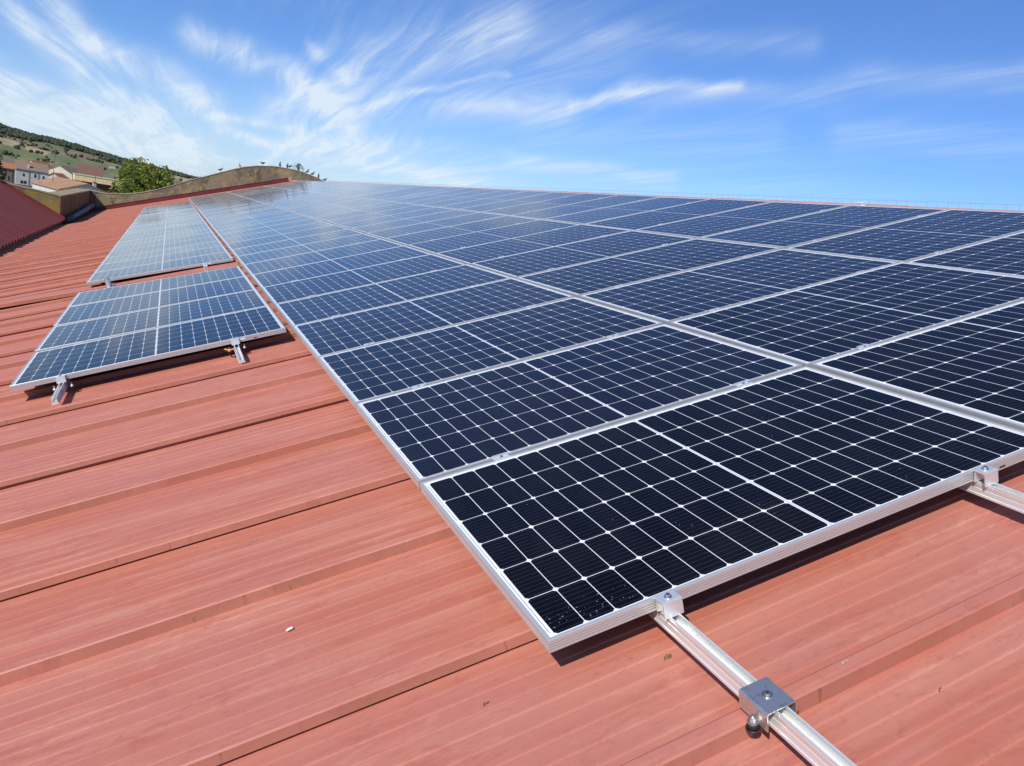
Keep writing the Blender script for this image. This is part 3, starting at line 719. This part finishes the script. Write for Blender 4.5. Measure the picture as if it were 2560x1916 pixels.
mb.box(X0-SW-.04, X0+.02, LV+.455, VW+.25, ztop(X0)-.02, ztop(X0)+.042)
mb.build('coping', M['coping2'], ad, matrix=AI)
MB().box(XE-L_, XE-.25, -7.5, LV-.3, GZ, ZE-.35).build('wall', M['wall'], ad, matrix=AI)
tag(MB().tube([(-4.33, 33.0, -1.40), (-4.30, 35.2, -1.36), (-4.31, 37.8, -1.33), (-4.29, 40.5, -1.27), (-4.3, 43.4, -1.20)], [.105, .11, .11, .11, .11], 14).build('valley_pipe', M['membrane'], smooth=True),
    'thick grey-violet pipe lying in the shadowed valley below the parapet', 'pipe')

# ------------------------------------------------------------------ solar panels
def frame_mesh():
    pf = [(.002, -PH), (0, -PH+.001), (0, -.0282), (.0026, -.0278), (.0026, -.0264), (0, -.0256), (0, -.0212), (.0026, -.0208), (.0026, -.0194), (0, -.0186), (0, -.0142), (.0026, -.0138), (.0026, -.0124), (0, -.0116), (0, -.001), (.0008, 0), (.0095, 0), (.0098, -.0022), (.0125, -.0022), (.013, -PH)]
    mb = MB(); n = len(pf)
    for d, z in pf: mb.v += [(d, d, z), (PL-d, d, z), (PL-d, PW-d, z), (d, PW-d, z)]
    for i in range(n):
        i2 = (i+1) % n
        for j in range(4): j2 = (j+1) % 4; mb.f.append((i*4+j, i*4+j2, i2*4+j2, i2*4+j)); mb.mi.append(0)
    return mb
proto = empty('solar_panel')
frame_mesh().build('frame', M['alu'], proto)
MB().box(.0118, PL-.0118, .0118, PW-.0118, -.0075, -.0022).build('glass_cells', M['cells'], proto)
GV = .0236; PIT = PW+GV
COLS = [('lowest column of the array', 0.0, 0.0, 37), ('middle column of the array', PL+.030, .001, 37), ('ridge-side column of the array', 2*PL+.030+.017, -.004, 37)]
LU = -.0478 - PL
slots = []
for cname, u, v, nrow in COLS:
    for r in range(nrow): slots.append((u, v+r*PIT, 0, ORD[r] + ' solar panel from the near end in the ' + cname, 'solar panels of the big array'))
for r in range(4): slots.append((LU, 4.227+r*PIT, 0.0, ORD[r] + ' solar panel from the near end in the separate group of four', 'four solar panels in a separate group'))
for r in range(23): slots.append((LU, 9.40+r*PIT, 0.0, ORD[r] + ' solar panel from the near end in the far left column past the cover strip', 'solar panels past the cover strip'))
slots[0] = slots[0][:3] + ('nearest solar panel, its free front edge clamped over two silver rails',) + slots[0][4:]
rd = random.Random(5)
for i, (u, v, z, lab, grp) in enumerate(slots):
    o = proto if i == 0 else copy_tree(proto)
    o.name = 'solar_panel' if i == 0 else o.name
    tx, ty = (0, 0) if i < 2 else (rd.gauss(0, R(.16)), rd.gauss(0, R(.10)))
    if i >= 111: ty += math.asin((.008+.008*(i-111) if i < 115 else .034)/PL)
    o.matrix_world = roof_mx(u, v, z + (.5*PL*math.sin(ty) if i >= 111 else 0)) @ Matrix.Translation((PL/2, PW/2, 0)) @ Matrix.Rotation(tx, 4, 'X') @ Matrix.Rotation(ty, 4, 'Y') @ Matrix.Translation((-PL/2, -PW/2, 0))
    tag(o, lab, 'solar panel', grp)
    if i in (0, 111, 115):
        MB().box(PL-.23, PL-.205, -.0004, .001, -.028, -.022).build('drain_slot', M['dark'], o)
        MB().box(PL-.33, PL-.285, -.0004, .001, -.021, -.010).build('sticker', M['white'], o) if i == 0 else None

# rails ---------------------------------------------------------------------------------------
RP = [(-.0215, -.077), (-.0212, -.071), (-.0185, -.0695), (-.0155, -.0560), (-.0140, -.0552), (-.0138, -.0530), (-.0150, -.0520), (-.0150, -.0405), (-.0138, -.0398), (-.0138, -.0385), (-.0148, -.0378), (-.0148, -.035), (-.0105, -.035), (-.0105, -.0385), (-.0115, -.040), (-.0115, -.060), (-.0035, -.0600), (-.0030, -.0588), (.0030, -.0588), (.0035, -.0600), (.0115, -.060), (.0115, -.040), (.0105, -.0385), (.0105, -.035), (.0148, -.035), (.0148, -.0378), (.0138, -.0385), (.0138, -.0398), (.0150, -.0405), (.0150, -.0520), (.0138, -.0530), (.0140, -.0552), (.0155, -.0560), (.0185, -.0695), (.0212, -.071), (.0215, -.077)]
def rail(u, v0, v1, label):
    o = MB().prism([(x, z) for x, z in RP], 'y', 0, v1-v0).build('mounting_rail', M['rail'], matrix=roof_mx(u, v0))
    tag(o, label, 'mounting rail', 'aluminium rails under the solar panels'); return o
VE = 37*PIT
rail(.322, -1.3, VE, 'silver rail running out under the nearest panel through the steel saddle bracket')
rail(1.436, -1.3, VE, 'silver rail leaving the nearest panel towards the right edge of the picture')
for ci, cn in ((1, 'middle'), (2, 'top')):
    u = COLS[ci][1]
    rail(u+.322, -.18, VE, 'lower hidden silver rail carrying the %s column of the array' % cn); rail(u+1.42, -.18, VE, 'upper hidden silver rail carrying the %s column of the array' % cn)
rail(-1.508, 3.79, 9.40+23*PIT, 'silver rail with a short stub out of the left corner of the group of four')
rail(-.405, 3.77, 9.40+23*PIT, 'silver rail with a short stub out of the right corner of the group of four')

# clamps --------------------------------------------------------------------------------------
def hexbolt(mb, c, r, z0, z1):
    mb.cyl(c, r*1.5, z0, z0+.0022, 16); mb.cyl(c, r, z0+.0022, z1, 6)
ec = empty('end_clamp')
mb = MB()
mb.prism([(.009, .0005), (.009, .0035), (-.030, .0045), (-.0355, .002), (-.040, -.0375), (-.037, -.0378), (-.0325, -.001), (-.031, .0008)], 'x', -.0275, .0275)
mb.prism([(-.003, -.002), (-.003, -.034), (-.006, -.034), (-.006, -.002)], 'x', -.0275, .0275)
mb.build('clamp_plate', M['clamp'], ec)
mb = MB(); hexbolt(mb, (0, -.016), .0065, .0042, .013); mb.build('bolt', M['bolt'], ec)
first = True
for u, v, lab in ((.322, -.002, 'end clamp gripping the nearest panel above the bracketed rail'), (1.436, -.002, 'end clamp gripping the nearest panel beside the right picture edge'),
                  (-1.508, 4.225, 'end clamp on the left rail stub of the group of four'), (-.405, 4.225, 'end clamp on the right rail stub of the group of four'), (-.405, 9.398, 'end clamp at the front edge of the far left column')):
    o = ec if first else copy_tree(ec); first = False
    o.matrix_world = roof_mx(u, v, 0); tag(o, 'silver ' + lab, 'clamp', 'end clamps on the rails')
mc = empty('mid_clamp')
mb = MB(); mb.prism([(-.022, .0006), (-.022, .0034), (-.011, .0034), (-.009, -.004), (.009, -.004), (.011, .0034), (.022, .0034), (.022, .0006), (.0115, .0006), (.0105, -.007), (-.0105, -.007), (-.0115, .0006)], 'x', -.03, .03); mb.build('clamp_plate', M['clamp'], mc)
mb = MB(); hexbolt(mb, (0, 0), .0058, -.0038, .004); mb.build('bolt', M['bolt'], mc)
first = True
spots = []
for ci, (cname, u, v, nrow) in enumerate(COLS):
    for r in range(11):
        for du, side in ((.322, 'lower'), (1.43, 'upper')):
            spots.append((u+du, v+(r+1)*PIT-GV/2, '%s clamp between the %s and %s panels, %s' % (side, ORD[r], ORD[r+1], cname)))
for r in range(3):
    for du, side in ((LU-(-1.508), 'left'), (LU-(-.405), 'right')):
        spots.append((LU-du, 4.227+(r+1)*PIT-GV/2, '%s clamp between the %s and %s panels of the group of four' % (side, ORD[r], ORD[r+1])))
for u, v, lab in spots:
    o = mc if first else copy_tree(mc); first = False
    o.matrix_world = roof_mx(u, v, 0); tag(o, 'silver ' + lab, 'clamp', 'mid clamps between panels')

# steel saddle bracket over the rail, with its hanger bolt --------------------------------------
sb = empty('saddle_bracket', roof_mx(.320, -.372, 0)); tag(sb, 'shiny steel saddle bracket bolted over the rail in front of the nearest panel', 'bracket')
mb = MB(); a_, b_, th = .038, .043, .003; zt = -.0285
prof = [(-a_, -.073), (-a_, zt-.004), (-a_+.004, zt), (a_-.004, zt), (a_, zt-.004), (a_, -.073), (a_-th, -.073), (a_-th, zt-.005), (a_-.006, zt-th), (-a_+.006, zt-th), (-a_+th, zt-.005), (-a_+th, -.073)]
mb.prism(prof, 'y', -b_, b_); mb.build('saddle', M['steel'], sb)
mb = MB(); mb.cyl((0, 0), .011, zt+.0003, zt+.002, 20); mb.cyl((0, 0), .0075, zt+.002, zt+.006, 20, .0055); mb.build('bolt', M['bolt'], sb)
mb = MB(); mb.cyl((0, 0), .0025, zt+.0061, zt+.0066, 6); mb.build('bolt_socket', M['dark'], sb)
for sx, nm in ((-1, 'hanger'), (1, 'hanger')):
    c = (sx*.046, -.004*sx - .012)
    p_ = MB(); p_.cyl(c, .0150, -.0865, -.083, 18); p_.cyl(c, .0130, -.083, -.069, 18, .0115)
    rb = p_.build('rubber_seal', M['rubber'], sb, True)
    p_ = MB(); p_.cyl(c, .0120, -.0688, -.064, 18, .010); p_.cyl(c, .0062, -.064, -.057, 6); p_.cyl(c, .0032, -.057, -.051, 10); p_.build('hanger_bolt', M['bolt'], rb)
# hanger screws at the rail stubs of the separate group
def hanger(u, v, lab):
    t = empty('hanger_screw', roof_mx(u, v, 0)); tag(t, lab, 'screw', 'hanger screws beside the rail stubs')
    p_ = MB(); p_.cyl((0, 0), .017, -.0866, -.07, 14, .013); p_.build('rubber_seal', M['rubber'], t, True)
    p_ = MB(); p_.cyl((0, 0), .0135, -.0698, -.060, 14, .004); p_.cyl((0, 0), .006, -.060, -.048, 6); p_.build('screw_head', M['bolt'], t)
for u, cl_ in ((-1.508, 'left'), (-.405, 'right')):
    for s_, side in ((-.052, 'left'), (.052, 'right')): hanger(u+s_, 4.19, 'small steel screw on the %s side of the %s rail stub' % (side, cl_))
# loose orange lead beside the right stub
tag(MB().tube([(-.47, 4.26, -.085), (-.485, 4.20, -.055), (-.478, 4.16, -.050), (-.458, 4.14, -.056), (-.435, 4.13, -.052), (-.424, 4.135, -.060)], .0045, 7).build('stray_cable', M['cable_o'], matrix=RM.copy(), smooth=True), 'short loop of orange cable beside the right rail stub', 'cable')
# grey conduit elbow
tag(MB().tube([(-1.68, 8.86, -.09), (-1.60, 8.82, -.075), (-1.535, 8.80, -.055), (-1.51, 8.81, -.02), (-1.515, 8.87, .02), (-1.53, 8.96, .062)], [.028, .030, .033, .033, .032, .032], 14).build('conduit_elbow', M['conduit'], matrix=RM.copy(), smooth=True), 'grey plastic conduit elbow sticking up between the two left panel groups', 'conduit')
# anti-bird wire along the ridge ---------------------------------------------------------------
bw = empty('ridge_wire', RM @ Matrix.Translation((5.5, .4, -.03))); tag(bw, 'thin wire on tiny posts running along the roof ridge', 'wire')
HW = .052
wl = MB(); 
pts = []
for i in range(0, 330):
    pts.append((0, i*.105, HW - .004*abs(math.sin(i*1.3))))
wl.tube(pts, .0016, 5); wl.build('wire', M['wire'], bw, True)
pm = MB(); pm.tube([(0, 0, -.03), (0, 0, HW)], .0015, 5); p0 = pm.build('post', M['wire'], bw)
for i in range(1, 100):
    c = p0.copy(); COL.objects.link(c); c.parent = bw; c.location = (0, i*.105, 0)
rest = MB()
for i in range(100, 330): rest.tube([(0, i*.105, -.02), (0, i*.105, HW)], .0019, 4)
tag(rest.build('distant_posts', M['wire'], bw), kind='stuff')
t = empty('ridge_box', RM @ Matrix.Translation((5.50, 4.28, -.03))); tag(t, 'small white lidded box sitting on the roof ridge', 'box')
MB().box(-.026, .026, -.027, .027, -.05, .010).build('box_body', M['white'], t); MB().box(-.030, .030, -.031, .031, .0132, .019).build('lid', M['white'], t); MB().box(-.024, .024, -.025, .025, .0101, .0131).build('vent_gap', M['dark'], t)
t = empty('wire_tensioner', RM @ Matrix.Translation((5.50, 2.42, -.03))); tag(t, 'small grey tensioner at the near end of the ridge wire', 'bracket')
MB().box(-.012, .012, -.016, .016, -.02, .03).build('bracket', M['conduit'], t); MB().tube([(-.014, .0, .03), (-.004, -.02, .05), (.01, -.03, .044)], .008, 8).build('hook', M['bolt'], t, True)

# small things on the roof ----------------------------------------------------------------------
def on_pan(u, v, rz=0): return roof_mx(u, v, PAN+.0025, rz)
o = MB().tube([(-.011, 0, .004), (-.006, .0005, .0052), (.006, .0005, .0052), (.011, 0, .004)], [.0025, .0042, .0042, .0025], 8).build('plastic_cap', M['white'], matrix=on_pan(-.541, .606, .25), smooth=True)
tag(o, 'small white plastic cap lying on the open red roof at lower left', 'litter')
def flake(name, m, lab, cat, u, v, s_, n, seed, rz=0, grp=None, z=0):
    rd = random.Random(seed); mb = MB()
    for i in range(n):
        a, d = rd.uniform(0, 6.28), s_*rd.random()**.7; c = Vector((math.cos(a)*d, math.sin(a)*d*.5, 0)); q = s_*rd.uniform(.08, .3)
        vs = [c + Vector((math.cos(k*1.257+a)*q*rd.uniform(.6, 1.2), math.sin(k*1.257+a)*q*rd.uniform(.6, 1.2), .0003)) for k in range(5)]
        mb.add(vs + [c + Vector((0, 0, q*.55))], [(k, (k+1) % 5, 5) for k in range(5)] + [(4, 3, 2, 1, 0)])
    o = mb.build(name, m, matrix=roof_mx(u, v, PAN+.001+z, rz)); tag(o, lab, cat, grp); return o
flake('moss_patch', M['lichen_bit'], 'tuft of dry yellow moss on the roof left of the bracketed rail', 'moss', .279, -.064, .012, 40, 1, .4)
flake('plaster_chip', M['chip'], 'pale plaster chip on the rib right of the steel saddle bracket', 'debris', .572, -.330, .008, 9, 2, .3, z=RIBH)
flake('plaster_chip', M['chip'], 'tiny pale chip on the lower left of the open roof', 'debris', -.43, .87, .004, 5, 4, .3)
flake('dark_flake', M['bark'], 'dark dirt flakes in a row on the roof below the front rib', 'debris', -.165, .03, .010, 16, 5, .1)
M['lime'] = mat('dried_lime', (.17, .17, .17), .9)
rd = random.Random(21); mb = MB()
for i in range(38):
    cx_, cy_ = rd.uniform(0, .24), abs(rd.gauss(0, .035)); q = rd.uniform(.0008, .0026)
    ring = [(cx_+math.cos(k*1.047)*q*rd.uniform(.5, 1.5), cy_+math.sin(k*1.047)*q*rd.uniform(.4, 1.2), 0) for k in range(6)]
    mb.add(ring + [(cx_, cy_, .0004)], [(k, (k+1) % 6, 6) for k in range(6)])
tag(mb.build('lime_specks', M['lime'], matrix=roof_mx(.035, .03, -.0020)), 'chalky dried specks on the free corner of the nearest solar panel', 'residue', kind='stuff')
flake('dark_flake', M['bark'], 'small dark smear of dirt between the front panel corner and the rail', 'debris', .20, -.02, .006, 9, 6, .1)
tag(MB().tube([(-.006, -.002, .001), (-.002, .0015, .003), (.003, .0025, .003), (.007, .001, .001)], [.0006, .001, .001, .0005], 6).build('twig', M['bark'], matrix=on_pan(.70, -.47, .2)), 'tiny curved dark twig on the roof at lower right', 'twig')

# ------------------------------------------------------------------ pigeons on the end wall and the shrub
M['pigeon'] = mat('slate_feathers', (.065, .07, .085), .7, color2=(.13, .13, .14), scale=14)
M['pigeon_pale'] = mat('pale_feathers', (.55, .52, .48), .7, color2=(.30, .28, .27), scale=14)
M['beak'] = mat('bird_legs', (.30, .13, .10), .6)
def pigeon(x, z, face, pitch, m, label, s_=1.0):
    t = empty('pigeon', Matrix.Translation((x, VW+.15, z)) @ Matrix.Rotation(face, 4, 'Z') @ Matrix.Scale(s_, 4)); tag(t, label, 'bird', 'pigeons along the top of the end wall')
    rot = Matrix.Rotation(-pitch, 4, 'Y'); up = Vector((0, 0, .14))
    sp = [(-.19, -.005), (-.13, 0), (-.08, .005), (-.02, .01), (.05, .025), (.09, .055), (.115, .095), (.135, .125), (.155, .135), (.175, .128), (.195, .12)]
    rr = [.012, .03, .052, .068, .068, .052, .036, .032, .030, .016, .003]
    mb = MB(); mb.tube([rot @ Vector((a, 0, b)) + up for a, b in sp], rr, 12, True, .85); mb.build('body', m, t, True)
    for sy in (-1, 1):
        wv = [rot @ Vector(p) + up for p in ((.06, sy*.056, .045), (-.02, sy*.066, .055), (-.15, sy*.03, .012), (-.10, sy*.055, -.015), (.0, sy*.064, -.02))]
        MB().add(wv + [Vector(p)*1.0 + Vector((0, sy*.009, 0)) for p in wv], [(0, 1, 2, 3, 4), (9, 8, 7, 6, 5)] + [(i, (i+1) % 5, 5+(i+1) % 5, 5+i) for i in range(5)]).build('wing', M['pigeon'], t)
        MB().tube([(.0, sy*.025, .09), (.005, sy*.025, .03), (.0, sy*.025, .002), (.03, sy*.025, .002)], [.006, .005, .005, .004], 6).build('leg', M['beak'], t)
BD = [(1.59, 1.52, 0.2, .1, 'p', 'pigeon farthest left, sitting on the rising slope of the wall'), (2.55, 1.93, 2.6, .7, 'w', 'pale upright pigeon on the left shoulder of the curved wall'),
      (3.76, 2.27, 3.4, -.5, 'p', 'pigeon leaning forward at the start of the wall crest'), (4.64, 2.35, 2.2, 1.1, 'p', 'upright pigeon on the very crest of the wall'),
      (5.05, 2.35, 1.9, 1.2, 'p', 'upright pigeon of the pair just left of the shrub'), (5.19, 2.35, .1, .1, 'p', 'squatting pigeon of the pair just left of the shrub'),
      (6.17, 2.24, .0, .5, 'p', 'first pigeon to the right of the shrub'), (6.47, 2.17, -.1, .3, 'p', 'second pigeon to the right of the shrub'),
      (6.81, 2.10, 1.4, 1.2, 'p', 'upright third pigeon to the right of the shrub'), (7.17, 1.96, .1, .05, 'p', 'lowest pigeon at the right end of the wall')]
for x, z, fc, pt, k, lab in BD: pigeon(x, z, fc, pt, M['pigeon_pale'] if k == 'w' else M['pigeon'], ('slate grey ' if k == 'p' else '') + lab, .78)
M['frond'] = mat('dark_fronds', (.035, .045, .022), .8, color2=(.07, .075, .03), scale=9)
sh = empty('wall_shrub', Matrix.Translation((5.66, VW+.16, 2.32))); tag(sh, 'dark drooping shrub growing on top of the curved end wall', 'shrub')
MB().tube([(0, 0, -.02), (.02, 0, .12), (.01, .0, .22), (-.01, .01, .33)], [.03, .024, .018, .01], 7).build('stem', M['bark'], sh, True)
rd = random.Random(4); mb = MB()
for i in range(34):
    a = rd.uniform(0, 6.28); L_ = rd.uniform(.22, .44); z0 = rd.uniform(.12, .38); dr = rd.uniform(.15, .9)
    c = Vector((0, 0, z0)); path = []
    for k in range(6):
        t_ = k/5; path.append(c + Vector((math.cos(a)*L_*t_, math.sin(a)*L_*t_*.8, .22*t_ - (.2+dr*.45)*t_*t_)))
    for k in range(5):
        d = (path[k+1]-path[k]); sd = Vector((-math.sin(a), math.cos(a), 0))
        for sgn in (-1, 1):
            for h_ in (0, .5):
                b0 = path[k] + d*h_; tip = b0 + sd*sgn*.06*(1.1-k/6) + d*.9 - Vector((0, 0, .02))
                mb.add([b0, b0+d*.35, tip, b0-Vector((0, 0, .004))], [(0, 1, 2), (0, 2, 3)])
mb.build('fronds', M['frond'], sh)
